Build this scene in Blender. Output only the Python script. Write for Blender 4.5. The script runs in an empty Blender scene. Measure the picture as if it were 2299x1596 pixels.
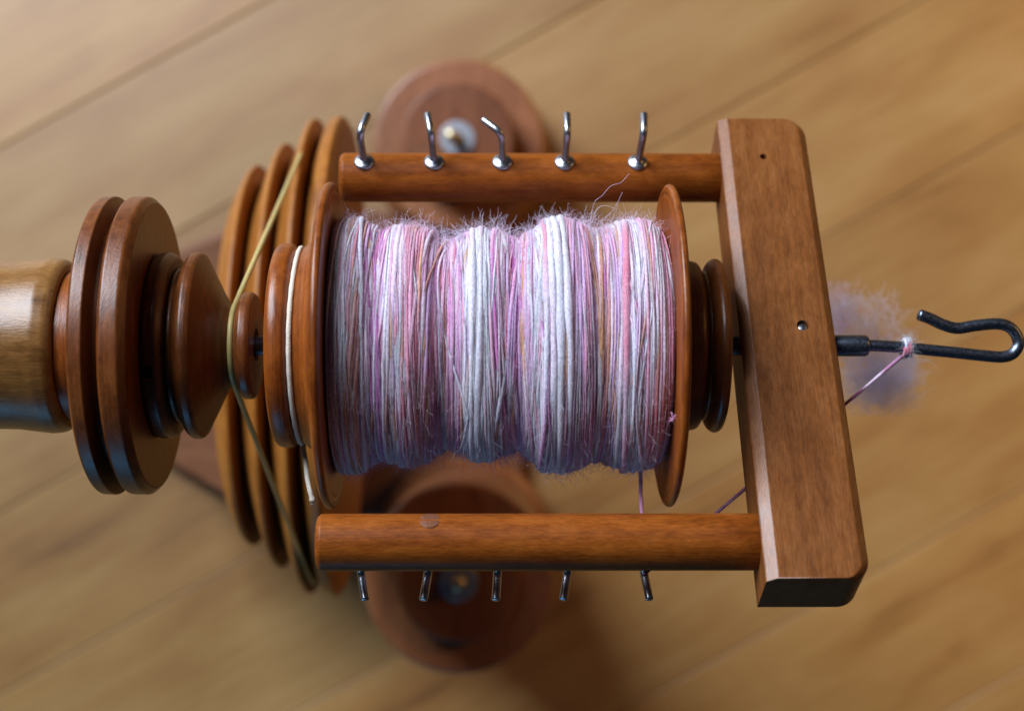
import bpy, bmesh, math, random
from mathutils import Vector, Matrix, noise
R = random.Random(7)

# ------------------------------------------------------------------ camera, world, lamps, exposure
scene = bpy.context.scene
H = 0.95                    # camera height above the floor
D = 0.445                   # camera to spindle axis
F = 3424.0                  # focal length in picture units (picture 2299 units wide)
S = D / F                   # one picture unit at the spindle axis, in metres
TAU = math.atan(40 / F)     # slight sideways tilt of the camera
cd = bpy.data.cameras.new("camera")
cam = bpy.data.objects.new("camera", cd)
scene.collection.objects.link(cam)
cam.location = (0, 0, H)
cam.rotation_euler = (0, -TAU, 0)
cd.sensor_width = 23.5
cd.lens = 35.0
cd.clip_start = 0.01
cd.clip_end = 50
cd.dof.use_dof = True
cd.dof.focus_distance = 0.424
cd.dof.aperture_fstop = 5.6
scene.camera = cam

w = bpy.data.worlds.new("World"); scene.world = w; w.use_nodes = True
w.node_tree.nodes["Background"].inputs[0].default_value = (0.42, 0.52, 0.80, 1)
w.node_tree.nodes["Background"].inputs[1].default_value = 0.025

def lamp(name, loc, target, sx, sy, power, col):
    ld = bpy.data.lights.new(name, 'AREA'); ld.shape = 'RECTANGLE'
    ld.size = sx; ld.size_y = sy; ld.energy = power; ld.color = col
    o = bpy.data.objects.new(name, ld); scene.collection.objects.link(o)
    o.location = loc
    d = Vector(target) - Vector(loc)
    o.rotation_euler = d.to_track_quat('-Z', 'Y').to_euler()
    return o
lamp("window_light", (-1.08, 1.30, 1.42), (0.0, 0.0, 0.45), 0.85, 1.6, 84, (0.83, 0.895, 1.0))
rl = lamp("warm_fill_light", (1.35, 0.55, 0.95), (0.58, 0.16, 0.0), 0.4, 0.4, 1.7, (1.0, 0.50, 0.14))  # added warm fill without a visible source; turns the right-hand floor golden
rl.data.spread = math.radians(70)
lamp("far_window_light", (-0.45, -1.45, 0.34), (0.0, 0.0, 0.45), 0.8, 0.5, 2.6, (0.18, 0.56, 1.0))

scene.view_settings.view_transform = 'Standard'
scene.view_settings.look = 'None'
scene.view_settings.gamma = 1
scene.view_settings.exposure = 0.0
scene.render.engine = 'CYCLES'
scene.cycles.use_denoising = True
scene.cycles.max_bounces = 8

# ------------------------------------------------------------------ geometry helpers
def PX(x, h=D):
    p = (x - 1150) / F
    return h * (p * math.cos(TAU) + math.sin(TAU)) / (math.cos(TAU) - p * math.sin(TAU))
def P(x, y, h=D):
    """world point seen at picture position (x, y), h below the camera"""
    X = PX(x, h)
    dep = X * math.sin(TAU) + h * math.cos(TAU)
    return Vector((X, -(y - 798) / F * dep, H - h))
AXY, AXZ = 22 * S, H - D                    # the spindle axis (parallel to X)
TH = math.radians(33.3)
U = Vector((0, -math.cos(TH), math.sin(TH)))     # along the crossbar, towards the nearer arm
V = Vector((0, math.sin(TH), math.cos(TH)))      # out of the crossbar face
def FL(x, u=0.0, v=0.0):
    """point in the flyer's own frame; x is a picture coordinate on the axis, u and v in picture units"""
    return Vector((PX(x), AXY, AXZ)) + (U * u + V * v) * S

def link(name, me, mat=None, parent=None, smooth=True, loc=None):
    o = bpy.data.objects.new(name, me); scene.collection.objects.link(o)
    if mat: me.materials.append(mat)
    if smooth:
        for p in me.polygons: p.use_smooth = True
    if loc is not None:
        me.transform(Matrix.Translation(-Vector(loc)))
        o.location = loc
    if parent:
        o.parent = parent
        o.matrix_parent_inverse = Matrix.Identity(4)
        wl = Vector(o.location)
        q = parent
        while q: wl -= Vector(q.location); q = q.parent
        o.location = wl
    return o
def from_bm(name, bm, mat=None, parent=None, smooth=True, loc=None, recalc=True):
    if recalc: bmesh.ops.recalc_face_normals(bm, faces=bm.faces)
    me = bpy.data.meshes.new(name); bm.to_mesh(me); bm.free()
    return link(name, me, mat, parent, smooth, loc)
def thing(name, label, cat, loc, group=None):
    o = bpy.data.objects.new(name, None); scene.collection.objects.link(o)
    o.empty_display_size = 0.01; o.location = loc
    o["label"] = label; o["category"] = cat
    if group: o["group"] = group
    return o
def tag(o, label, cat, group=None):
    o["label"] = label; o["category"] = cat
    if group: o["group"] = group
    return o
def weighted(o, ang=35):
    m = o.modifiers.new("wn", 'WEIGHTED_NORMAL'); m.keep_sharp = True
    return o

def rounded(pts, seg=4):
    """profile points (x, r[, corner radius]) -> the same with its corners rounded"""
    out = []
    n = len(pts)
    for i, p in enumerate(pts):
        cr = p[2] if len(p) > 2 else 0
        if cr <= 0 or i in (0, n - 1):
            out.append((p[0], p[1])); continue
        a, b, c = Vector(pts[i-1][:2]), Vector(p[:2]), Vector(pts[i+1][:2])
        d1, d2 = (a - b), (c - b)
        k = min(cr, d1.length * .49, d2.length * .49)
        s, e = b + d1.normalized() * k, b + d2.normalized() * k
        for j in range(seg + 1):
            t = j / seg
            q = s.lerp(b, t).lerp(b.lerp(e, t), t)
            out.append((q.x, q.y))
    return out

def lathe_bm(bm, prof, cy, cz, seg=96, unit=S, xf=PX, wob=0.0):
    """turn a profile about an axis parallel to X"""
    rings = []
    for (x, r) in prof:
        X = xf(x)
        if r <= 1e-6:
            rings.append([bm.verts.new((X, cy, cz))]); continue
        ring = []
        for k in range(seg):
            a = 2 * math.pi * k / seg
            ring.append(bm.verts.new((X, cy + math.cos(a) * r * unit, cz + math.sin(a) * r * unit)))
        rings.append(ring)
    for A, B in zip(rings, rings[1:]):
        for k in range(seg):
            k2 = (k + 1) % seg
            if len(A) == 1 and len(B) == 1: continue
            if len(A) == 1: bm.faces.new((A[0], B[k], B[k2]))
            elif len(B) == 1: bm.faces.new((A[k], A[k2], B[0]))
            else: bm.faces.new((A[k], B[k], B[k2], A[k2]))
def lathe(name, pts, mat, parent, cy=AXY, cz=AXZ, seg=96, xf=PX, unit=S, loc=None):
    bm = bmesh.new()
    lathe_bm(bm, rounded(pts), cy, cz, seg, unit, xf)
    pr = pts[len(pts) // 2]
    o = from_bm(name, bm, mat, parent, True, loc if loc is not None else (xf(pr[0]), cy, cz))
    return weighted(o)
def vlathe(name, pts, mat, parent, cx, cy, seg=72, axis=None):
    """turn (r, z) in metres about a vertical axis"""
    bm = bmesh.new()
    prof = rounded(pts)
    rings = []
    for (r, z) in prof:
        if r < 1e-7: rings.append([bm.verts.new((cx, cy, z))])
        else: rings.append([bm.verts.new((cx + r * math.cos(2*math.pi*k/seg), cy + r * math.sin(2*math.pi*k/seg), z)) for k in range(seg)])
    for A, B in zip(rings, rings[1:]):
        for k in range(seg):
            k2 = (k+1) % seg
            if len(A) == 1 and len(B) == 1: continue
            if len(A) == 1: bm.faces.new((A[0], B[k], B[k2]))
            elif len(B) == 1: bm.faces.new((A[k], A[k2], B[0]))
            else: bm.faces.new((A[k], B[k], B[k2], A[k2]))
    o = from_bm(name, bm, mat, parent, True, (cx, cy, prof[0][1]))
    return weighted(o)

def tube(bm, pts, rad, sides=10, closed=False, cap=True, col=None, layer=None):
    """sweep a circle along pts; rad is a number or one radius per point"""
    n = len(pts)
    rs = rad if hasattr(rad, '__len__') else [rad] * n
    nrm = None; rings = []
    for i in range(n):
        if closed: t = (pts[(i+1) % n] - pts[i-1])
        else: t = pts[min(i+1, n-1)] - pts[max(i-1, 0)]
        if t.length < 1e-12: t = Vector((0, 0, 1))
        t.normalize()
        if nrm is None: nrm = t.orthogonal().normalized()
        nrm = (nrm - t * nrm.dot(t))
        if nrm.length < 1e-6: nrm = t.orthogonal()
        nrm.normalize()
        b = t.cross(nrm)
        ring = []
        for k in range(sides):
            a = 2 * math.pi * k / sides
            v = bm.verts.new(pts[i] + (nrm * math.cos(a) + b * math.sin(a)) * rs[i])
            if layer is not None: v[layer] = col[i] if isinstance(col, list) else col
            ring.append(v)
        rings.append(ring)
    m = n if closed else n - 1
    for i in range(m):
        A, B = rings[i], rings[(i+1) % n]
        sh = 0
        if closed and i == n - 1:      # match the twist of the last ring to the first
            best = 1e9
            for q in range(sides):
                dd = (A[0].co - B[q].co).length
                if dd < best: best, sh = dd, q
        for k in range(sides):
            bm.faces.new((A[k], A[(k+1) % sides], B[(k+1+sh) % sides], B[(k+sh) % sides]))
    if cap and not closed:
        bm.faces.new(rings[0][::-1]); bm.faces.new(rings[-1])
def bend(pts, r, seg=8):
    """round the corners of a 3-D polyline"""
    out = [pts[0]]
    for i in range(1, len(pts) - 1):
        a, b, c = pts[i-1], pts[i], pts[i+1]
        k = min(r, (a-b).length * .49, (c-b).length * .49)
        s, e = b + (a-b).normalized() * k, b + (c-b).normalized() * k
        for j in range(seg + 1):
            t = j / seg
            out.append(s.lerp(b, t).lerp(b.lerp(e, t), t))
    out.append(pts[-1])
    return out
def spline(ctrl, n=10):
    out = []
    c = [ctrl[0]] + list(ctrl) + [ctrl[-1]]
    for i in range(1, len(c) - 2):
        for j in range(n):
            t = j / n
            p0, p1, p2, p3 = c[i-1], c[i], c[i+1], c[i+2]
            out.append(0.5 * ((2*p1) + (p2-p0)*t + (2*p0-5*p1+4*p2-p3)*t*t + (3*p1-p0-3*p2+p3)*t**3))
    out.append(ctrl[-1])
    return out
def cut(o, cutters):
    for c in cutters:
        m = o.modifiers.new("cut", 'BOOLEAN'); m.object = c; m.operation = 'DIFFERENCE'; m.solver = 'EXACT'
    dg = bpy.context.evaluated_depsgraph_get()
    me = bpy.data.meshes.new_from_object(o.evaluated_get(dg))
    o.modifiers.clear(); o.data = me
    for c in cutters: bpy.data.objects.remove(c)
    return o

# ------------------------------------------------------------------ materials
def mat_new(name):
    m = bpy.data.materials.new(name); m.use_nodes = True
    nt = m.node_tree
    return m, nt, nt.nodes["Principled BSDF"]
def wood(name, dark, mid, light, axis='X', scale=1.0, rough=0.42, fleck=0.5, coat=0.0, spec=0.3, pore=0.5, space='Object', rotx=0.0, turn=0.0):
    """close-grained stained wood, grain along one local axis"""
    m, nt, b = mat_new(name)
    N, L = nt.nodes.new, nt.links.new
    tc = N('ShaderNodeTexCoord')
    rot = N('ShaderNodeMapping'); rot.inputs['Rotation'].default_value = (rotx, 0, 0)
    L(tc.outputs[space], rot.inputs['Vector'])
    def mapped(along, across):
        mp = N('ShaderNodeMapping')
        sc = [across * scale] * 3
        sc['XYZ'.index(axis)] = along * scale
        mp.inputs['Scale'].default_value = sc
        L(rot.outputs[0], mp.inputs['Vector'])
        return mp
    def nz(mp, detail, rgh=0.55, dist=0.0):
        n = N('ShaderNodeTexNoise'); n.inputs['Scale'].default_value = 1.0
        n.inputs['Detail'].default_value = detail; n.inputs['Roughness'].default_value = rgh
        n.inputs['Distortion'].default_value = dist
        L(mp.outputs[0], n.inputs['Vector']); return n
    broad = nz(mapped(12, 55), 3, .5, .6)
    ring = nz(mapped(25, 380), 4, .6, .3)
    flk = nz(mapped(360, 2100), 3, .6)
    blot = nz(mapped(110, 260), 4, .65)
    def mix(a, bb, f):
        x = N('ShaderNodeMath'); x.operation = 'MULTIPLY_ADD'
        L(a, x.inputs[0]); x.inputs[1].default_value = f
        if bb is None: x.inputs[2].default_value = 0
        else: L(bb, x.inputs[2])
        return x.outputs[0]
    s = mix(broad.outputs[0], None, .38)
    s = mix(ring.outputs[0], s, .30)
    s = mix(blot.outputs[0], s, .32)
    cr = N('ShaderNodeValToRGB')
    cr.color_ramp.elements[0].position = .36; cr.color_ramp.elements[0].color = (*dark, 1)
    cr.color_ramp.elements[1].position = .66; cr.color_ramp.elements[1].color = (*light, 1)
    e = cr.color_ramp.elements.new(.5); e.color = (*mid, 1)
    L(s, cr.inputs[0])
    fr = N('ShaderNodeValToRGB')
    fr.color_ramp.elements[0].position = .36; fr.color_ramp.elements[0].color = (1 - .62 * fleck,) * 3 + (1,)
    fr.color_ramp.elements[1].position = .62; fr.color_ramp.elements[1].color = (1, 1, 1, 1)
    L(flk.outputs[0], fr.inputs[0])
    mx = N('ShaderNodeMix'); mx.data_type = 'RGBA'; mx.blend_type = 'MULTIPLY'
    mx.inputs['Factor'].default_value = 1
    pl = nz(mapped(26, 2300), 2, .5)          # long dark pores
    pr = N('ShaderNodeValToRGB'); pr.color_ramp.elements[0].position = .30; pr.color_ramp.elements[0].color = (.42, .38, .36, 1)
    pr.color_ramp.elements[1].position = .40; pr.color_ramp.elements[1].color = (1, 1, 1, 1)
    L(pl.outputs[0], pr.inputs[0])
    m0 = N('ShaderNodeMix'); m0.data_type = 'RGBA'; m0.blend_type = 'MULTIPLY'; m0.inputs['Factor'].default_value = fleck
    L(cr.outputs[0], m0.inputs[6]); L(pr.outputs[0], m0.inputs[7])
    L(m0.outputs[2], mx.inputs[6]); L(fr.outputs[0], mx.inputs[7])
    colout = mx.outputs[2]
    if turn:          # fine rings left by the lathe tool
        tm = N('ShaderNodeMapping'); tm.inputs['Scale'].default_value = (2600, 14, 14); L(tc.outputs[space], tm.inputs['Vector'])
        tn = nz(tm, 3, .6)
        tr = N('ShaderNodeValToRGB'); tr.color_ramp.elements[0].position = .36; tr.color_ramp.elements[0].color = (1 - turn,) * 3 + (1,)
        tr.color_ramp.elements[1].position = .60; tr.color_ramp.elements[1].color = (1, 1, 1, 1)
        L(tn.outputs[0], tr.inputs[0])
        m2 = N('ShaderNodeMix'); m2.data_type = 'RGBA'; m2.blend_type = 'MULTIPLY'; m2.inputs['Factor'].default_value = 1
        L(colout, m2.inputs[6]); L(tr.outputs[0], m2.inputs[7]); colout = m2.outputs[2]
    L(colout, b.inputs['Base Color'])
    rr = N('ShaderNodeMapRange'); rr.inputs[3].default_value = rough - .08; rr.inputs[4].default_value = rough + .14
    L(blot.outputs[0], rr.inputs[0]); L(rr.outputs[0], b.inputs['Roughness'])
    bp = N('ShaderNodeBump'); bp.inputs['Strength'].default_value = .25 * pore; bp.inputs['Distance'].default_value = .0004
    L(flk.outputs[0], bp.inputs['Height'])
    bp2 = N('ShaderNodeBump'); bp2.inputs['Strength'].default_value = .18 * pore; bp2.inputs['Distance'].default_value = .0012
    L(blot.outputs[0], bp2.inputs['Height']); L(bp.outputs[0], bp2.inputs['Normal'])
    L(bp2.outputs[0], b.inputs['Normal'])
    b.inputs['Specular IOR Level'].default_value = spec
    b.inputs['Coat Weight'].default_value = coat; b.inputs['Coat Roughness'].default_value = .32
    return m
def metal(name, col, rough=.28, scratch=.4):
    m, nt, b = mat_new(name)
    N, L = nt.nodes.new, nt.links.new
    b.inputs['Metallic'].default_value = 1
    tc = N('ShaderNodeTexCoord'); n = N('ShaderNodeTexNoise'); n.inputs['Scale'].default_value = 1400; n.inputs['Detail'].default_value = 4
    L(tc.outputs['Object'], n.inputs['Vector'])
    cr = N('ShaderNodeValToRGB')
    cr.color_ramp.elements[0].position = .3; cr.color_ramp.elements[0].color = tuple(c * (1 - scratch) for c in col) + (1,)
    cr.color_ramp.elements[1].position = .6; cr.color_ramp.elements[1].color = (*col, 1)
    L(n.outputs[0], cr.inputs[0]); L(cr.outputs[0], b.inputs['Base Color'])
    rr = N('ShaderNodeMapRange'); rr.inputs[3].default_value = rough - .08; rr.inputs[4].default_value = rough + .15
    L(n.outputs[0], rr.inputs[0]); L(rr.outputs[0], b.inputs['Roughness'])
    return m
def plain(name, col, rough=.6, noise_s=900, var=.25, bump=.3, sheen=0):
    m, nt, b = mat_new(name)
    N, L = nt.nodes.new, nt.links.new
    tc = N('ShaderNodeTexCoord'); n = N('ShaderNodeTexNoise'); n.inputs['Scale'].default_value = noise_s; n.inputs['Detail'].default_value = 4
    L(tc.outputs['Object'], n.inputs['Vector'])
    cr = N('ShaderNodeValToRGB')
    cr.color_ramp.elements[0].position = .3; cr.color_ramp.elements[0].color = tuple(c * (1 - var) for c in col) + (1,)
    cr.color_ramp.elements[1].position = .65; cr.color_ramp.elements[1].color = (*col, 1)
    L(n.outputs[0], cr.inputs[0]); L(cr.outputs[0], b.inputs['Base Color'])
    b.inputs['Roughness'].default_value = rough
    bp = N('ShaderNodeBump'); bp.inputs['Strength'].default_value = bump; bp.inputs['Distance'].default_value = .0003
    L(n.outputs[0], bp.inputs['Height']); L(bp.outputs[0], b.inputs['Normal'])
    if sheen: b.inputs['Sheen Weight'].default_value = sheen
    return m

W_ARM  = wood('stained_beech_arm', (.150, .033, .004), (.285, .075, .009), (.390, .118, .017), 'X', 1, .38, .5, .0, .16)
W_BAR  = wood('stained_beech_bar', (.125, .038, .008), (.220, .073, .016), (.300, .112, .028), 'Y', 1, .34, .45, .0, .5, .5, 'Object', TH)
W_TURN = wood('dark_turned_wood', (.085, .022, .004), (.190, .052, .010), (.29, .090, .018), 'Y', 1, .34, .4, .0, .5, turn=.25)
W_BOB  = wood('bobbin_wood', (.155, .032, .004), (.300, .075, .009), (.41, .120, .017), 'Y', 1, .32, .35, .0, .42, turn=.28)
W_POST = wood('pale_post_wood', (.130, .052, .011), (.245, .112, .029), (.34, .17, .050), 'X', 1, .28, .45, .1, .45)
W_WHEEL= wood('drive_wheel_wood', (.27, .088, .013), (.40, .145, .024), (.49, .20, .038), 'Y', 1, .36, .3, .0, .3, turn=.2)
W_DRUM = wood('drum_wood', (.17, .057, .019), (.28, .102, .037), (.37, .15, .058), 'Y', 1, .40, .2, .35, .5)
W_BASE = wood('base_board_wood', (.13, .05, .022), (.19, .078, .034), (.24, .105, .048), 'X', 1, .45, .3)
STEEL  = metal('bright_steel', (.44, .47, .53), .30, .15)
IRON   = metal('dark_steel', (.20, .235, .31), .34, .45)
ZINC   = metal('zinc_washer', (.46, .49, .56), .42, .2)
BRASS  = metal('brass_bolt', (.78, .68, .42), .35, .25)
CORD   = plain('white_cotton_cord', (.80, .74, .62), .9, 2500, .35, .8, .2)
BELT   = plain('translucent_drive_cord', (.54, .45, .17), .35, 300, .15, .05)
BELT.node_tree.nodes["Principled BSDF"].inputs['Subsurface Weight'].default_value = .5
BELT.node_tree.nodes["Principled BSDF"].inputs['Subsurface Scale'].default_value = .0015

# ------------------------------------------------------------------ floor of planks
def plank_mat():
    m, nt, b = mat_new('maple_plank')
    N, L = nt.nodes.new, nt.links.new
    tc = N('ShaderNodeTexCoord'); oi = N('ShaderNodeObjectInfo')
    off = N('ShaderNodeVectorMath'); off.operation = 'MULTIPLY_ADD'
    cmb = N('ShaderNodeCombineXYZ')
    for i in range(3): L(oi.outputs['Random'], cmb.inputs[i])
    off.inputs[1].default_value = (7.3, 3.1, 5.7); L(cmb.outputs[0], off.inputs[0]); L(tc.outputs['Object'], off.inputs[2])
    def nz(sc, det, rg=.55, dist=0):
        mp = N('ShaderNodeMapping'); mp.inputs['Scale'].default_value = sc; L(off.outputs[0], mp.inputs[0])
        n = N('ShaderNodeTexNoise'); n.inputs['Scale'].default_value = 1; n.inputs['Detail'].default_value = det
        n.inputs['Roughness'].default_value = rg; n.inputs['Distortion'].default_value = dist
        L(mp.outputs[0], n.inputs['Vector']); return n
    a = nz((3.2, 17, 20), 2, .5, .5); f = nz((13, 34, 30), 3, .55, .35); g = nz((14, 320, 100), 3, .6, .4)
    def ma(x, k, y):
        q = N('ShaderNodeMath'); q.operation = 'MULTIPLY_ADD'; L(x, q.inputs[0]); q.inputs[1].default_value = k
        if y is None: q.inputs[2].default_value = 0
        else: L(y, q.inputs[2])
        return q.outputs[0]
    s = ma(a.outputs[0], .46, None); s = ma(f.outputs[0], .30, s); s = ma(g.outputs[0], .24, s)
    cr = N('ShaderNodeValToRGB'); el = cr.color_ramp.elements
    el[0].position = .33; el[0].color = (.20, .086, .018, 1)
    el[1].position = .66; el[1].color = (.47, .290, .106, 1)
    e = el.new(.43); e.color = (.335, .165, .039, 1)
    e = el.new(.54); e.color = (.405, .226, .066, 1)
    L(s, cr.inputs[0])
    hv = N('ShaderNodeHueSaturation')
    mr = N('ShaderNodeMapRange'); mr.inputs[3].default_value = .76; mr.inputs[4].default_value = 1.08
    L(oi.outputs['Random'], mr.inputs[0]); L(mr.outputs[0], hv.inputs['Value']); L(cr.outputs[0], hv.inputs['Color'])
    L(hv.outputs[0], b.inputs['Base Color'])
    b.inputs['Roughness'].default_value = .5
    b.inputs['Coat Weight'].default_value = 1.0; b.inputs['Coat Roughness'].default_value = .46
    bp = N('ShaderNodeBump'); bp.inputs['Strength'].default_value = .08; bp.inputs['Distance'].default_value = .001
    L(g.outputs[0], bp.inputs['Height']); L(bp.outputs[0], b.inputs['Normal'])
    return m
PLANK = plank_mat()
fm = bpy.data.meshes.new('floor')
fm.from_pydata([(-2.2, -2.2, -.02), (2.2, -2.2, -.02), (2.2, 2.2, -.02), (-2.2, 2.2, -.02)], [], [(0, 1, 2, 3)])
floor = link('floor', fm, plain('subfloor', (.10, .06, .03), .9), None, False)
floor['kind'] = 'structure'
ANG = math.radians(29.0)
GU, GV = Vector((math.cos(ANG), math.sin(ANG), 0)), Vector((-math.sin(ANG), math.cos(ANG), 0))
l0, l1 = P(0, 332, H), P(0, 741, H)
PITCH = abs((l0 - l1).dot(GV))
V0 = l0.dot(GV)
def plank_mesh(length, width):
    bm = bmesh.new()
    bmesh.ops.create_cube(bm, size=1)
    for v in bm.verts: v.co = (v.co.x * length, v.co.y * width, v.co.z * .018 - .009)
    te = [e for e in bm.edges if all(v.co.z > -.001 for v in e.verts)]
    bmesh.ops.bevel(bm, geom=te, offset=.0008, segments=1, affect='EDGES')
    me = bpy.data.meshes.new('plank'); bm.to_mesh(me); bm.free()
    me.materials.append(PLANK)
    return me
RP = random.Random(3)
for k in range(-7, 8):
    x = -1.9 + RP.uniform(-.3, .3)
    while x < 1.7:
        ln = RP.uniform(1.3, 2.2)
        c = GU * (x + ln / 2) + GV * (V0 - (k + .5) * PITCH)
        if abs(c.x) < 1.3 and abs(c.y) < 1.2:
            o = bpy.data.objects.new('plank', plank_mesh(ln - .0004, PITCH - .0004))
            scene.collection.objects.link(o)
            o.location = (c.x, c.y, RP.uniform(-.0003, .0003)); o.rotation_euler = (0, 0, ANG)
            o.parent = floor
        x += ln

# ------------------------------------------------------------------ base board under the wheel
HB = .938
def board(name, outline, ztop, thick, mat, parent, bev=.003):
    bm = bmesh.new()
    vs = [bm.verts.new((p.x, p.y, ztop - thick)) for p in outline]
    f = bm.faces.new(vs)
    r = bmesh.ops.extrude_face_region(bm, geom=[f])
    for g in r['geom']:
        if isinstance(g, bmesh.types.BMVert): g.co.z = ztop
    bmesh.ops.recalc_face_normals(bm, faces=bm.faces)
    es = [e for e in bm.edges if all(v.co.z > ztop - 1e-5 for v in e.verts)]
    bmesh.ops.bevel(bm, geom=es, offset=bev, segments=3, affect='EDGES')
    o = from_bm(name, bm, mat, parent, True, (outline[0].x, outline[0].y, ztop - thick))
    return weighted(o)
bp_ = [(300, 610), (300, 995), (600, 1180), (900, 1160), (930, 1360), (1140, 1360), (1180, 1150), (1180, 450),
       (1140, 260), (930, 260), (900, 470), (600, 470)]
base = thing('spinning_wheel_base', 'reddish brown wooden base lying on the floor under the grooved discs', 'base', tuple(P(700, 800, H)))
board('base_board', [P(x, y, HB) for x, y in bp_], H - HB, .0115, W_BASE, base)
board('raised_block', [P(x, y, .815) for x, y in [(300, 606), (300, 1000), (505, 1119), (640, 1150), (700, 1120), (700, 480), (640, 450), (505, 513)]], H - .815, .1225, W_BASE, base)  # height invented to block the window light from the board and lower drum

# ------------------------------------------------------------------ round drums either side, below the flyer
def drum(px, py, htop, hin, label, tilt, k=1.0):
    c = P(px, py, htop)
    t = thing('wooden_drum', label, 'wooden drum', (c.x, c.y, H - HB), 'round wooden drums on the base board')
    zt, zb = H - htop, H - HB
    vlathe('drum_body', [(0, zb), (.0540 * k, zb, .003), (.0540 * k, zb + .014, .004), (.0485 * k, zb + .020, .004), (.0475 * k, zt - .016, .003), (.0496 * k, zt - .011, .003),
                    (.0496 * k, zt, .003), (0, zt)], W_DRUM, t, c.x, c.y)
    zi = H - hin
    vlathe('top_disc', [(0, zt), (.0318 * k, zt, .001), (.0318 * k, zi, .002), (0, zi)], W_DRUM_D, t, c.x, c.y)
    ci = c
    vlathe('washer', [(0.0001, zi), (.0098, zi, .0003), (.0098, zi + .0016, .0005), (0.0001, zi + .0016)], ZINC, t, ci.x, ci.y, 40)
    bm = bmesh.new()
    b0 = Vector((ci.x, ci.y, zi + .001)); b1 = b0 + Vector(tilt)
    tube(bm, [b0, b0.lerp(b1, .5), b0.lerp(b1, .9), b1], [.0035, .0035, .0035, .0026], 20)
    from_bm('bolt', bm, BRASS, t, True, tuple(b0))
    return t
W_DRUM_D = wood('drum_top_wood', (.12, .037, .013), (.19, .063, .023), (.25, .09, .034), 'Y', 1, .42, .2, .05, .4)
drum(1030, 325, .880, .856, 'wooden drum with bright bolt and washer, behind the arm with upright hooks', (-.004, -.0005, .017))
drum(1031, 1300, .765, .757, 'dark shaded wooden drum partly hidden under the nearer flyer arm', (0, 0, .008), .965)

# ------------------------------------------------------------------ drive wheel of four stepped grooved discs
HW = .66
wy, wz = P(0, 799, HW).y, H - HW
wheel = thing('stepped_pulley', 'big stepped wooden drive pulley of four blurred grooved discs under the yellow belt', 'pulley', (-.08, wy, wz))
xs = [PX(v, .644) for v in (568, 634, 701, 760)]
rs = [.0816, .0910, .1016, .1026]
ident = lambda x: x
for i in range(4):
    x, r = xs[i], rs[i]
    dep = .0115 if i else .016
    left = xs[i-1] + .0028 if i else x - .007
    rg = (rs[i-1] - .013) if i else r - .012
    right = (x + .0028) if i < 3 else x + .0045
    rgr = r - .013 if i < 3 else r - .075
    pts = [(left, .012), (left, rg, .0008), (x - .0016 - (.0022 if i == 3 else 0), r - .0010, .0012), (x + .0004, r, .0012), (x + .0012, r - .0008, .0008)]
    pts += [(right, rgr, .0006), (right, .012)] if i < 3 else [(x + .0030, r - .004, .002), (x + .0042, r - .03, .002), (x + .0042, .012)]
    lathe('wheel_disc', pts, W_WHEEL, wheel, wy, wz, 128, ident, 1.0)
lathe('axle', [(-.125, 0), (-.125, .0105, .001), (-.040, .0105, .001), (-.040, 0)], IRON, wheel, wy, wz, 32, ident, 1.0)
wheel.rotation_euler = (0, 0, math.radians(-.7))

# ------------------------------------------------------------------ bearing post and flyer pulley
post = lathe('bearing_post', [(-120, 0), (-120, 190), (-60, 188), (0, 186), (50, 187), (90, 192), (125, 196, 6), (152, 193, 8), (165, 180, 6), (168, 100), (168, 0)], W_POST, None)
tag(post, 'pale honey coloured turned post entering from the left, next to the big pulley', 'post')
pul = thing('flyer_pulley', 'dark turned wooden pulley with big double rim and cone, at left of the bobbin', 'pulley', (PX(400), AXY, AXZ))
lathe('spacer', [(166, 0), (166, 168, 2), (237, 168, 2), (237, 0)], W_BOB, pul)
lathe('large_rim', [(236, 30), (236, 316, 5), (243, 331, 5), (271, 332, 3), (283, 292, 4), (293, 288, 4), (300, 322, 3), (306, 331, 4), (343, 332, 5), (358, 317, 3), (359, 30)], W_TURN, pul)
hub = lathe('hub', [(358, 30), (358, 200, 3), (366, 207, 5), (390, 208, 7), (404, 196, 4), (408, 30)], W_TURN, pul)
lathe('cone_rim', [(406, 30), (406, 174, 3), (414, 172, 6), (420, 176, 4), (430, 200, 8), (441, 209, 5), (455, 208, 7), (461, 204, 4), (514, 98, 3), (526, 88, 2), (529, 84, 2), (529, 30)], W_TURN, pul)
lathe('small_rim', [(528, 30), (528, 84), (535, 84, 2), (543, 108, 3), (552, 120, 4), (569, 120, 5), (576, 113, 2), (576, 40, 1), (570, 38), (570, 30)], W_TURN, pul)
# a square slot in the hub
bmc = bmesh.new(); bmesh.ops.create_cube(bmc, size=1)
a = math.radians(-17)
for v in bmc.verts:
    v.co = Vector((PX(373), AXY, AXZ)) + Vector((v.co.x * 26 * S, v.co.y * 26 * S, (v.co.z * 60 + 206) * S))
bmesh.ops.rotate(bmc, verts=bmc.verts, cent=(0, AXY, AXZ), matrix=Matrix.Rotation(math.radians(16), 3, 'X'))
ct = from_bm('cutter', bmc, None, None, False)
bpy.context.view_layer.update()
hub.modifiers.clear(); cut(hub, [ct]); weighted(hub)
for p in hub.data.polygons: p.use_smooth = True
hub.data.set_sharp_from_angle(angle=math.radians(40))

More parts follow.
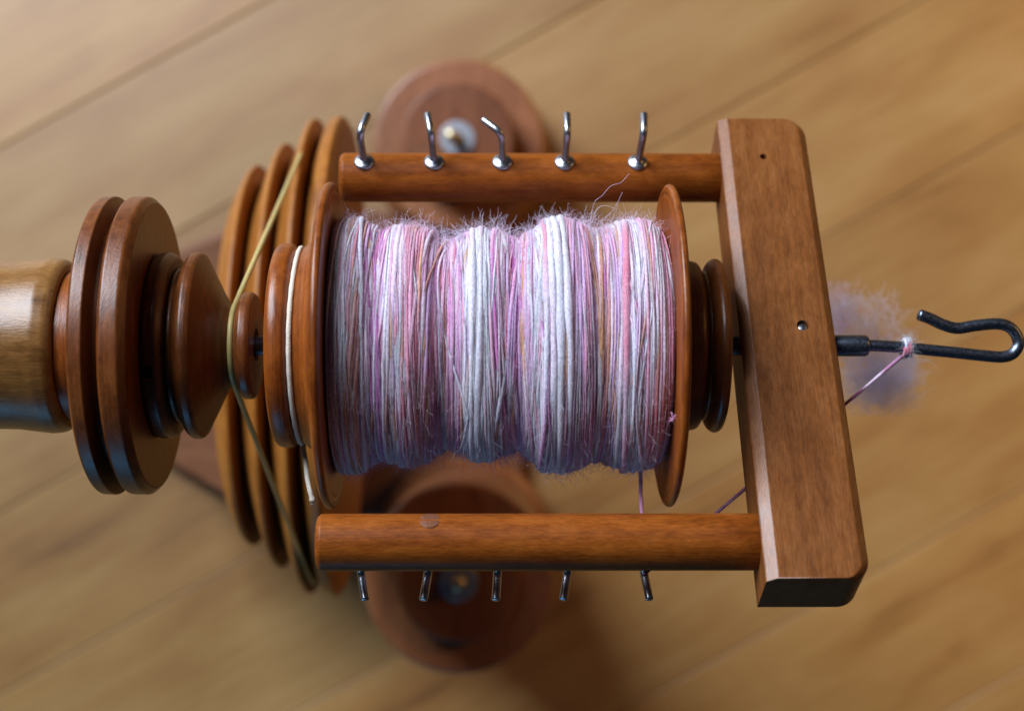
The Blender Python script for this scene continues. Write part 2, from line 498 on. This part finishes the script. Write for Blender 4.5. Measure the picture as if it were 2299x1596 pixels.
# ------------------------------------------------------------------ bobbin
bob = thing('bobbin', 'orange brown wooden bobbin with round flanges holding the pink yarn', 'bobbin', (PX(1120), AXY, AXZ))
lathe('brake_pulley', [(622, 24), (622, 205, 6), (628, 224, 8), (645, 229, 6), (662, 227, 5), (670, 218, 3), (677, 212, 3), (684, 216, 2), (695, 226, 6), (712, 238, 8), (726, 262, 8), (734, 300), (734, 24)], W_BOB, bob)
lathe('flange', [(731, 24), (731, 340), (733, 352, 6), (739, 363, 6), (748, 365, 6), (755, 360, 4), (757, 346, 2), (755, 340, 2), (757, 333, 2), (760, 24)], W_BOB, bob, seg=128)
lathe('flange', [(1488, 24), (1489, 330, 2), (1491, 338, 2), (1489, 345, 2), (1491, 356, 4), (1496, 361, 5), (1504, 360, 5), (1509, 350, 5), (1512, 300), (1512, 24)], W_BOB, bob, seg=128)
lathe('core', [(756, 24), (756, 120), (1492, 120), (1492, 24)], W_BOB, bob, seg=48)
lathe('end_pulley', [(1510, 24), (1510, 190, 3), (1540, 192, 10), (1562, 187, 8), (1573, 166, 5), (1579, 166, 4), (1588, 188, 8), (1602, 197, 8), (1616, 190, 8), (1621, 160, 4), (1622, 24)], W_TURN, bob)

# ------------------------------------------------------------------ flyer: crossbar, two arms with hooks, spindle and threading hook
fly = thing('flyer', 'u shaped wooden flyer with two hooked arms around the pink bobbin', 'flyer', (PX(1750), AXY, AXZ))
fly_inv = fly.location.copy()
def bar_mesh():
    bm = bmesh.new()
    def outline(il, ir, ie, rr):
        x0, x1, y0, y1 = 1652 + il, 1862 - ir, -616 + ie, 607 - ie
        pts = [(x0, y0), (x0, y1)]
        for k in range(9):
            a = math.pi / 2 * k / 8
            pts.append((x1 - rr + rr * math.sin(a), y1 - rr + rr * math.cos(a)))
        for k in range(9):
            a = math.pi / 2 * k / 8
            pts.append((x1 - rr + rr * math.cos(a), y0 + rr - rr * math.sin(a)))
        return pts
    lay = [(outline(3, 3, 3, 46), -64), (outline(0, 0, 0, 48), -61), (outline(0, 0, 0, 48), 60), (outline(3, 2, 1, 46), 63), (outline(22, 16, 2.5, 38), 73.5), (outline(26, 20, 5, 36), 75)]
    rings = [[bm.verts.new(FL(x, u, v)) for (x, u) in pts] for pts, v in lay]
    n = len(rings[0])
    for A, B in zip(rings, rings[1:]):
        for k in range(n): bm.faces.new((A[k], A[(k+1) % n], B[(k+1) % n], B[k]))
    bm.faces.new(rings[0][::-1]); bm.faces.new(rings[-1])
    return bm
bar = from_bm('crossbar', bar_mesh(), W_BAR, fly, False, tuple(FL(1752, 0, 0)))
def on_bar(x, y):
    """picture point -> (axis x, u) on the crossbar's front plane"""
    o = Vector((0, 0, H)); d = P(x, y, 1.0) - o
    q = FL(1752, 0, 75); t = (q - o).dot(V) / d.dot(V)
    w_ = o + d * t
    return w_, (w_ - Vector((0, AXY, AXZ))).dot(U) / S
cs = []
h1, h1u = on_bar(1714, 352); h2, h2u = on_bar(1803, 730)
for hp, r in ((h1, 8.5), (h2, 13.5)):
    bmc = bmesh.new()
    tube(bmc, [hp + V * 20 * S, hp - V * 26 * S], r * S, 24)
    cs.append(from_bm('cutter', bmc, None, None, False))
bpy.context.view_layer.update()
cut(bar, cs)
for p in bar.data.polygons: p.use_smooth = True
bar.data.set_sharp_from_angle(angle=math.radians(38))
weighted(bar)
bm = bmesh.new()
tube(bm, [h2 - V * 22 * S, h2 - V * 9 * S, h2 - V * 7 * S], [11.5 * S, 11.5 * S, 9 * S], 20)
from_bm('grub_screw', bm, STEEL, bar, True, tuple(h2 - V * 20 * S))

def arm(u, xl, plug=None):
    c = FL(1200, u, 0)
    o = lathe('arm', [(xl, 0), (xl, 50, 3), (xl + 3, 54), (xl + 9, 59, 4), (1600, 59), (1662, 59), (1662, 0)], W_ARM, fly, c.y, c.z, 64, loc=tuple(c))
    return o
arm_far = arm(-488, 738)
arm_near = arm(488, 744)
def inv_arm(x, u):   # picture x on an arm -> axis x
    p = FL(1000, u, 0); h = H - p.z
    X = PX(x, h)
    return X
def screw_hook(armo, u, side, x, tipdx, L=104, leg=58, lean=0):
    sgn = 1 if side > 0 else -1
    X = inv_arm(x, u)
    b0 = Vector((X, AXY, AXZ)) + (U * u + V * sgn * 57) * S
    n = V * sgn; out = (U if sgn < 0 else -U)
    top = b0 + n * (L * S) + Vector((lean * S, 0, 0))
    tip = top + (out * math.sqrt(max(leg * leg - tipdx * tipdx, 100)) + Vector((tipdx, 0, 0))) * S
    bm = bmesh.new()
    path = bend([b0 - n * 20 * S, b0.lerp(top, .45) + Vector((R.uniform(-1, 1) * S, 0, 0)), top, tip], 25 * S, 8)
    e = (path[-1] - path[-2]).normalized()
    rr = [9.2 * S] * len(path)
    path += [path[-1] + e * 1.2 * S, path[-1] + e * 2.2 * S]; rr += [8.8 * S, 7.6 * S]
    tube(bm, path, rr, 14)
    o = from_bm('screw_hook', bm, STEEL, armo, True, tuple(b0))
    # dished collar of the screw
    bm = bmesh.new()
    prof = [(24, -2), (24.5, 2), (22.5, 5), (17, 7.5), (11.5, 9), (9.2, 12)]
    cpts = [b0 + n * ((h_ + .5) * S) for _, h_ in prof]
    tube(bm, cpts, [r_ * S for r_, _ in prof], 28, cap=True)
    for v in bm.verts: pass
    from_bm('screw_collar', bm, STEEL, armo, True, tuple(b0))
for x, dx, lean in ((822, 17, -4), (977, -9, -4), (1128, -42, -2), (1266, 0, 3), (1428, 4, 6)):
    screw_hook(arm_far, -488, 1, x, dx, lean=lean)
for x, dx in ((800, 12), (957, -9), (1118, -4), (1281, -11), (1457, 9)):
    screw_hook(arm_near, 488, -1, x, dx, 80, 66)
# plug of end grain let into the near arm
pc = FL(967, 488, 0); 
pd = math.radians(57)      # towards the top of the picture
pn = Vector((0, math.sin(pd), math.cos(pd)))
bm = bmesh.new()
pX = inv_arm(967, 488)
q0 = Vector((pX, pc.y, pc.z))
tube(bm, [q0 + pn * 40 * S, q0 + pn * 58.2 * S, q0 + pn * 58.9 * S], [22 * S, 22 * S, 20.5 * S], 28)
from_bm('wood_plug', bm, wood('plug_wood', (.16, .06, .03), (.22, .09, .05), (.28, .12, .07), 'Z', 1, .35, .4), arm_near, True, tuple(q0 + pn * 50 * S))

lathe('spindle', [(560, 0), (560, 22), (1660, 22), (1660, 0)], IRON, fly, seg=32)
lathe('collar', [(1858, 0), (1858, 24), (1915, 24.5), (1944, 24, 4), (1950, 20, 3), (1951, 0)], IRON, fly, seg=40)
hk = [(1935, 775), (1985, 777), (2037, 781), (2130, 790), (2215, 799), (2252, 801), (2275, 793), (2287, 772), (2280, 748), (2262, 732), (2235, 727), (2190, 731), (2150, 737), (2118, 729), (2090, 716), (2066, 707)]
pth = spline([P(x, y, D) for x, y in hk], 8)
e = (pth[-1] - pth[-2]).normalized()
bm = bmesh.new()
tube(bm, pth + [pth[-1] + e * 3 * S, pth[-1] + e * 4.5 * S], [13.3 * S] * len(pth) + [11.5 * S, 8 * S], 20)
from_bm('threading_hook', bm, IRON, fly, True, tuple(pth[0]))

# ------------------------------------------------------------------ drive cord and brake cord
bx = .5 * (xs[2] + xs[3]) - .0045
gx = PX(532)
gy, gz, gr = AXY, AXZ, 92 * S
rg = rs[2] - .0050
# external tangents between the small pulley and the wheel groove
def tang(sign):
    dy, dz = wy - gy, wz - gz
    L_ = math.hypot(dy, dz); base_a = math.atan2(dz, dy)
    off = math.acos((gr - rg) / L_)
    return base_a + sign * off
a1, a2 = tang(1), tang(-1)
pts = []
lo, hi = sorted((a1 % (2*math.pi), a2 % (2*math.pi)))
mid_up = math.pi / 2
def arc(cx, cy, cz, r, s, e, n): return [Vector((cx, cy + r * math.cos(s + (e - s) * i / n), cz + r * math.sin(s + (e - s) * i / n))) for i in range(n + 1)]
A_, B_ = lo, hi
if not (A_ < mid_up < B_): A_, B_ = hi, lo + 2 * math.pi
pts = arc(gx, gy, gz, gr, A_, B_, 24)
low = arc(bx, wy, wz, rg, B_, A_ + 2 * math.pi, 60)
st = [pts[-1].lerp(low[0], t / 16) for t in range(1, 16)]
en = [low[-1].lerp(pts[0], t / 16) for t in range(1, 16)]
bm = bmesh.new()
tube(bm, pts + st + low + en, 6.5 * S, 10, closed=True)
belt = from_bm('belt', bm, BELT, None, True, tuple(pts[0]))
tag(belt, 'thin translucent yellow drive belt running from the small pulley down to the grooved discs', 'belt')

bm = bmesh.new()
ring = []
for k in range(97):
    a = math.radians(-152) + 2 * math.pi * .975 * k / 96
    ring.append(Vector((PX(679 + 1.5 * math.sin(3 * a)), AXY - math.sin(a + math.pi) * 0 + math.cos(a) * 218 * S, AXZ + math.sin(a) * 218 * S)))
tube(bm, ring, [5.6 * S * (1 + .08 * math.sin(k * 1.9)) for k in range(97)], 8)
tail = spline([ring[0], P(682, 1000, D + .006), P(687, 1040, D - .002), P(691, 1075, D - .006), P(697, 1103, D - .008), P(703, 1124, D - .008)], 6)
tube(bm, tail, [5.6 * S + (1.5 * S if i > len(tail) - 4 else 0) for i in range(len(tail))], 8)
for k in range(14):
    d = Vector((R.uniform(-.6, .6), -1, R.uniform(-.5, .5))).normalized()
    tube(bm, [tail[-1], tail[-1] + d * 5 * S, tail[-1] + (d * 10 + Vector((R.uniform(-3, 3), R.uniform(-3, 3), 0))) * S], .7 * S, 3)
bc = from_bm('brake_cord', bm, CORD, None, True, tuple(ring[0]))
tag(bc, 'thin white cotton cord around bobbin groove with frayed loose end', 'cord')

# ------------------------------------------------------------------ yarn wound on the bobbin
def yarn_mat(name, fuzz=False):
    m, nt, b = mat_new(name)
    N, L = nt.nodes.new, nt.links.new
    at = N('ShaderNodeAttribute'); at.attribute_name = 'dye'
    tc = N('ShaderNodeTexCoord')
    n = N('ShaderNodeTexNoise'); n.inputs['Scale'].default_value = 1; n.inputs['Detail'].default_value = 4; n.inputs['Roughness'].default_value = .65
    mp = N('ShaderNodeMapping'); mp.inputs['Scale'].default_value = (3000, 1000, 1000); L(tc.outputs['Object'], mp.inputs[0]); L(mp.outputs[0], n.inputs['Vector'])
    mr = N('ShaderNodeMapRange'); mr.inputs[1].default_value = .3; mr.inputs[2].default_value = .7; mr.inputs[3].default_value = .58; mr.inputs[4].default_value = 1.12
    L(n.outputs[0], mr.inputs[0])
    mx = N('ShaderNodeMix'); mx.data_type = 'RGBA'; mx.blend_type = 'MULTIPLY'; mx.inputs['Factor'].default_value = 0 if fuzz else 1
    L(at.outputs['Color'], mx.inputs[6]); L(mr.outputs[0], mx.inputs[7])
    L(mx.outputs[2], b.inputs['Base Color'])
    b.inputs['Roughness'].default_value = .9; b.inputs['Specular IOR Level'].default_value = .1
    if not fuzz:
        b.inputs['Subsurface Weight'].default_value = .55; b.inputs['Subsurface Radius'].default_value = (1, .75, .8); b.inputs['Subsurface Scale'].default_value = .0011
    b.inputs['Sheen Weight'].default_value = .25; b.inputs['Sheen Roughness'].default_value = .4
    if not fuzz:
        bp = N('ShaderNodeBump'); bp.inputs['Strength'].default_value = .7; bp.inputs['Distance'].default_value = .0005
        L(n.outputs[0], bp.inputs['Height']); L(bp.outputs[0], b.inputs['Normal'])
    return m
YARN = yarn_mat('wool_yarn'); FUZZ = yarn_mat('wool_fuzz', True)
PROF = [(757, 278), (775, 288), (810, 284), (840, 265), (858, 257), (885, 262), (925, 271), (960, 262), (990, 240), (1010, 233), (1035, 246), (1065, 257), (1110, 256), (1140, 246),
        (1163, 236), (1190, 255), (1225, 279), (1260, 284), (1300, 274), (1328, 261), (1345, 258), (1370, 270), (1410, 282), (1450, 278), (1478, 264), (1492, 240)]
def yr(x):
    if x <= PROF[0][0]: return PROF[0][1]
    for (a, ra), (b, rb) in zip(PROF, PROF[1:]):
        if x <= b:
            t = (x - a) / (b - a); t = t * t * (3 - 2 * t)
            return ra + (rb - ra) * t
    return PROF[-1][1]
WHITE = (.80, .82, .98); PALE = (.86, .68, .86); LILAC = (.68, .43, .80); PINK = (.88, .40, .60); ROSE = (.78, .22, .32)
DULL = (.36, .14, .24); MAG = (.58, .14, .50); ORAN = (.78, .34, .09); TAN = (.50, .23, .11); MAUVE = (.52, .26, .44)
ZONES = [  # (x limit, weights for WHITE PALE LILAC PINK ROSE MAG ORAN TAN MAUVE)
    (838, (5, 4, 2, 2, .6, .3, .2, .5, .8)), (880, (1, 2, 3, 2, 1, 3, .3, .6, 2)), (920, (5, 3, 1, 2, 1, .3, .4, .5, .6)), (985, (2, 2, 1.5, 4, 3, .8, 1, 1.6, 1.2)),
    (1030, (1.5, 2, 2, 4, 2, 1.2, .4, .6, 2)), (1085, (9, 3, .6, 1.4, .5, .2, .5, .2, .3)), (1120, (4, 3, 1, 2.5, .6, .4, .5, .3, .6)), (1185, (1.4, 2, 2, 3.4, 2, 1, .7, 1, 1.8)),
    (1262, (9, 3, 1, 1.4, .3, .6, .1, .1, .3)), (1318, (2, 2, 2, 3.5, 1.4, 2.0, .4, .8, 1)), (1362, (1, 1.5, 1, 2, 1.2, .4, 1.2, 4, 2)),
    (1425, (6, 4, 1.4, 3.5, .6, .3, .2, .2, .4)), (1500, (2, 3, 1, 6, 3, .3, .3, .7, .6))]
def zone_mean(x):
    c = [0, 0, 0]; tw = 0
    for (lim, wts), lo in zip(ZONES, [700] + [z[0] for z in ZONES]):
        m = (lim + lo) / 2; k = math.exp(-((x - m) / 38) ** 2)
        for q, cc in zip(wts, COLS):
            for i in range(3): c[i] += q * k * cc[i]
            tw += q * k
    return tuple(v / tw for v in c)
COLS = [WHITE, PALE, LILAC, PINK, ROSE, MAG, ORAN, TAN, MAUVE]
RY = random.Random(11)
def pick(x):
    for lim, wts in ZONES:
        if x < lim: return RY.choices(COLS, wts)[0]
    return PALE
yarn = thing('yarn', 'thick layers of pink, lilac and white handspun yarn wound on the bobbin', 'yarn', (PX(1120), AXY, AXZ))
bm = bmesh.new(); ly = bm.verts.layers.float_color.new('dye')
SEG = 84
def put(x, phi, r):
    return Vector((PX(x), AXY + math.sin(phi) * r * S, AXZ + math.cos(phi) * r * S))
def lerp3(a, b, t): return tuple(a[i] + (b[i] - a[i]) * t for i in range(3))
def lump(x, ph):      # the pile is not evenly round
    return 7.0 * noise.noise((x * .021, math.cos(ph) * 1.1 + 4, math.sin(ph) * 1.1)) + 4.0 * noise.noise((x * .055, math.cos(ph) * 2, math.sin(ph) * 2 + 9))
def strand(x0, r_off, thick, amp, slub, seed, path=None, fam=None, spread=0.0):
    pts, rad, col = [], [], []
    p1, p2 = path or (RY.uniform(0, 6.28), RY.uniform(0, 6.28))
    a2 = amp * .4 if path else RY.uniform(0, amp * .45)
    nc = RY.choice((6, 8, 10, 13))
    own = fam or pick(x0); cs_ = [own if RY.random() < .5 else pick(x0) for _ in range(nc)]
    tw = RY.uniform(.7, 1.3)
    for k in range(SEG):
        ph = 2 * math.pi * k / SEG
        x = x0 + amp * math.sin(ph + p1) + a2 * math.sin(2 * ph + p2) + 1.6 * noise.noise((math.cos(ph) * 3, math.sin(ph) * 3, seed * 3.7))
        x += spread * (1 + .75 * math.sin(ph + p2 * 1.7))
        x = max(764, min(1484, x))
        n1 = noise.noise((math.cos(ph) * 1.1 + seed * 5.3, math.sin(ph) * 1.1, seed))
        n2 = noise.noise((math.cos(ph) * 6 + seed * 1.3, math.sin(ph) * 6, seed * 2.1))
        ex = max(0, n1 - .12) * slub; th = thick * (1 + .18 * n2) + ex
        r = yr(x) + lump(x, ph) + r_off - ex * .75 + 3.0 * noise.noise((math.cos(ph) * 2, math.sin(ph) * 2 + seed, seed * 9.1))
        pts.append(put(x, ph, r)); rad.append(th * S)
        q = (k / SEG * nc); i = int(q); t = q - i
        t = t * t * (3 - 2 * t)
        c = lerp3(cs_[i % nc], cs_[(i + 1) % nc], t)
        c = lerp3(c, zone_mean(x), .25)
        j = .08 * noise.noise((ph * 9, seed * 3.3, 1.7))
        wfac = min(1, max(0, (th / thick - 1.2) * .9)) * .7
        c = lerp3(c, WHITE, wfac)
        col.append((max(0, c[0] + j), max(0, c[1] + j), max(0, c[2] + j), 1))
    tube(bm, pts, rad, 7, closed=True, col=col, layer=ly)
# solid under-layer
nx = 120
rows = []
for i in range(nx + 1):
    x = 760 + (1490 - 760) * i / nx
    c0 = lerp3(zone_mean(x), MAUVE, .35)
    row = []
    for k in range(64):
        ph = 2 * math.pi * k / 64
        v = bm.verts.new(put(x, ph, yr(x) + lump(x, ph) - 12)); v[ly] = (*c0, 1); row.append(v)
    rows.append(row)
for A, B in zip(rows, rows[1:]):
    for k in range(64): bm.faces.new((A[k], B[k], B[(k+1) % 64], A[(k+1) % 64]))
NS = 430
for i in range(NS):        # dense lower wraps
    x0 = 766 + (1482 - 766) * (i + RY.random()) / NS
    strand(x0, RY.uniform(-10, -4), RY.uniform(2.4, 3.9), abs(RY.gauss(0, 7)), RY.choice((0, 3, 8)), i)
for i in range(46):        # bundles laid on together, fanning out and closing up
    bx0 = RY.uniform(785, 1465); path = (RY.uniform(0, 6.28), RY.uniform(0, 6.28)); am = abs(RY.gauss(0, 17)); fam = pick(bx0); n = RY.choice((4, 6, 8, 10))
    lift = RY.uniform(-4, 0)
    for q in range(n):
        strand(bx0, lift + RY.uniform(-2, 1.5), RY.uniform(2.6, 4.4), am, RY.choice((0, 0, 5, 9, 14)), 1000 + i * 20 + q, path, fam if RY.random() < .7 else None, (q - n / 2) * 3.6)
for i in range(90):       # looser top wraps
    x0 = RY.uniform(772, 1476)
    strand(x0, RY.uniform(-6, 1), RY.uniform(2.3, 3.9), abs(RY.gauss(0, 17)), RY.choice((0, 0, 5, 9, 15)), 300 + i)
for i in range(44):       # stray wraps laid across the others
    strand(RY.uniform(800, 1450), RY.uniform(-2, 1), RY.uniform(1.9, 3.0), RY.uniform(20, 50), RY.choice((0, 6, 12)), 800 + i)
for x0, th, am in ((1075, 9, 5), (1060, 8, 4), (1245, 11, 7), (1258, 10, 9), (1232, 8, 4), (1395, 9, 8), (1380, 8, 5), (905, 8, 6), (820, 7, 12), (960, 7, 20), (1215, 8, 6)):
    strand(x0, -1, th * .8, am, 9, 600 + x0)
bmesh.ops.recalc_face_normals(bm, faces=bm.faces)
ys = from_bm('wound_strands', bm, YARN, yarn, True, (PX(1120), AXY, AXZ), recalc=False)

# loose fibres standing off the yarn
bm = bmesh.new(); ly = bm.verts.layers.float_color.new('dye')
RF = random.Random(5)
def hair(p, d, length, rad, curl, col, n=7):
    pts = [p.copy()]; d = d.normalized()
    st_ = length / n
    ax = Vector((RF.gauss(0, 1), RF.gauss(0, 1), RF.gauss(0, 1))).normalized()
    for k in range(n):
        d = (d + ax * curl * .5 + Vector((RF.gauss(0, 1), RF.gauss(0, 1), RF.gauss(0, 1))) * curl * .35).normalized()
        pts.append(pts[-1] + d * st_)
    tube(bm, pts, [rad * (1 - .4 * k / n) for k in range(n + 1)], 3, cap=False, col=(*col, 1), layer=ly)
for i in range(8500):
    x = RF.uniform(766, 1482)
    ph = RF.uniform(-2.0, 2.0) if i % 3 else (RF.choice((-1, 1)) * RF.uniform(1.2, 1.9))
    r = yr(x) + RF.uniform(-4, 3)
    p = put(x, ph, r)
    nrm = Vector((0, math.sin(ph), math.cos(ph))); tg = Vector((0, math.cos(ph), -math.sin(ph)))
    d = nrm * RF.uniform(.05, .9) + tg * RF.gauss(0, .8) + Vector((RF.gauss(0, .7), 0, 0))
    c = lerp3(pick(x), WHITE, .4)
    hair(p, d, RF.choice((12, 18, 26, 36)) * RF.uniform(.6, 1.4) * S, .22 * S, .8, c, 5)
for i in range(330):       # wispy tufts along the top edge
    x = RF.choice((RF.gauss(1320, 22), RF.uniform(900, 1420), RF.gauss(1140, 45), RF.gauss(1010, 40)))
    ph = RF.uniform(1.1, 1.75)
    p = put(x, ph, yr(x))
    d = Vector((RF.gauss(0, .6), 1, RF.uniform(-.1, .5)))
    hair(p, d, RF.uniform(25, 70) * S, .27 * S, .9, lerp3(PALE, WHITE, .5), 9)
for ctrl in ([(1325, 498), (1335, 455), (1352, 440), (1372, 418), (1395, 410), (1413, 390)], [(1340, 500), (1372, 478), (1388, 452), (1398, 432)], [(1330, 500), (1340, 470), (1360, 462), (1385, 470)]):
    pp = spline([P(x, y, D - .03) for x, y in ctrl], 6)
    tube(bm, pp, .3 * S, 3, cap=False, col=(*PALE, 1), layer=ly)
for i in range(160):       # wisps below the lower edge
    x = RF.choice((RF.gauss(1160, 30), RF.uniform(950, 1450), RF.gauss(1300, 40)))
    ph = -RF.uniform(1.2, 1.8)
    hair(put(x, ph, yr(x)), Vector((RF.gauss(0, .5), -1, RF.uniform(-.3, .4))), RF.uniform(20, 60) * S, .27 * S, .8, PALE, 9)
q = P(1511, 940, D - .040)          # a little pink noil caught at the bobbin's right edge
for i in range(16):
    hair(q + Vector((RF.gauss(0, 2), RF.gauss(0, 5), RF.gauss(0, 2))) * S, Vector((RF.gauss(0, .5), RF.gauss(0, 1), RF.gauss(0, .5))), RF.uniform(5, 11) * S, .9 * S, 1.8, (.85, .38, .64), 8)
fz = from_bm('fuzz', bm, FUZZ, yarn, True, (PX(1120), AXY, AXZ), recalc=False)
fz['kind'] = 'stuff'

# the single strand: bobbin -> hook under the near arm -> threading hook, and its knot
bm = bmesh.new(); ly = bm.verts.layers.float_color.new('dye')
hookE = Vector((inv_arm(1457, 488), AXY, AXZ)) + (U * (488 + 14) - V * (57 + 68)) * S
knot = P(2037, 781, D)
p0 = put(1441, -1.75, 268)
def run(a, b, thick, cols, n=40, sag=0):
    pts, rad, col = [], [], []
    for k in range(n + 1):
        t = k / n
        q = a.lerp(b, t) + Vector((1, 1, 1)) * (noise.noise((t * 9, a.x * 50, 0)) * 1.5 * S) - Vector((0, 0, sag * 4 * t * (1 - t)))
        pts.append(q); rad.append(thick * S * (1 + .35 * noise.noise((t * 14, 3, b.x * 20))))
        c = cols[int(t * .999 * len(cols))]; col.append((*c, 1))
    tube(bm, pts, rad, 8, col=col, layer=ly)
run(p0, hookE, 4.2, [PALE, PINK, MAUVE, LILAC])
run(hookE, knot + Vector((-6, -14, 0)) * S, 3.6, [DULL, MAUVE, DULL, MAUVE, DULL, DULL, MAUVE, LILAC, MAUVE, DULL, PALE, MAUVE])
ls = from_bm('loose_strand', bm, YARN, yarn, True, tuple(p0), recalc=True)
bm = bmesh.new(); ly = bm.verts.layers.float_color.new('dye')
ax = (P(2100, 787) - P(1990, 777)).normalized()
n1 = Vector((0, 0, 1)); n2 = ax.cross(n1)
pts, col = [], []
for k in range(80):
    a = k * .45
    pts.append(knot + ax * ((k / 80 - .5) * 17 + math.sin(k) * 1.2) * S + (n1 * math.cos(a) + n2 * math.sin(a)) * (17.0 + 2.5 * math.sin(k * .7)) * S)
    col.append((*(WHITE if (k // 9) % 3 else ROSE), 1))
tube(bm, pts, 4.6 * S, 6, col=col, layer=ly)
for i in range(260):
    a = RF.uniform(0, 6.28)
    q = knot + ax * RF.gauss(0, 8) * S + (n1 * math.cos(a) + n2 * math.sin(a)) * 19 * S
    hair(q, (n1 * math.cos(a) + n2 * math.sin(a)) + ax * RF.gauss(0, .8), RF.uniform(8, 28) * S, .26 * S, .7, WHITE, 6)
kn = from_bm('knot', bm, YARN, yarn, True, tuple(knot), recalc=False)

# ------------------------------------------------------------------ tuft of loose fibre hanging behind the threading hook
bm = bmesh.new(); ly = bm.verts.layers.float_color.new('dye')
def tuft(px, py, h, sx, sy, sz, n, ln, cols, lie):
    c = P(px, py, h)
    for i in range(n):
        g = [max(-1.7, min(1.7, RF.gauss(0, 1))) for _ in range(3)]
        q = c + Vector((g[0] * sx, g[1] * sy, g[2] * sz)) * S
        d = Vector(lie) + Vector((RF.gauss(0, .6), RF.gauss(0, .6), RF.gauss(0, .4)))
        hair(q - d.normalized() * ln * .5 * S, d, ln * RF.uniform(.5, 1.3) * S, .34 * S, .6, RF.choice(cols), 6)
HT = .53
tuft(1985, 850, HT, 46, 40, 30, 1500, 75, [(.52, .45, .60), PALE, WHITE, (.6, .56, .70)], (.8, .5, .1))
tuft(1880, 720, HT, 34, 44, 25, 620, 75, [PALE, WHITE, PINK, WHITE], (.5, -.8, .1))
tuft(1950, 770, HT, 50, 60, 30, 620, 90, [WHITE, PALE, WHITE], (.7, -.7, 0))
tuft(2030, 810, HT - .03, 18, 30, 20, 200, 60, [WHITE, PALE], (.3, .9, .4))
ft = from_bm('fibre_tuft', bm, FUZZ, None, True, tuple(P(1950, 820, HT)), recalc=False)
tag(ft, 'wispy blurred lilac tuft of loose fibre behind the metal threading hook', 'wool')
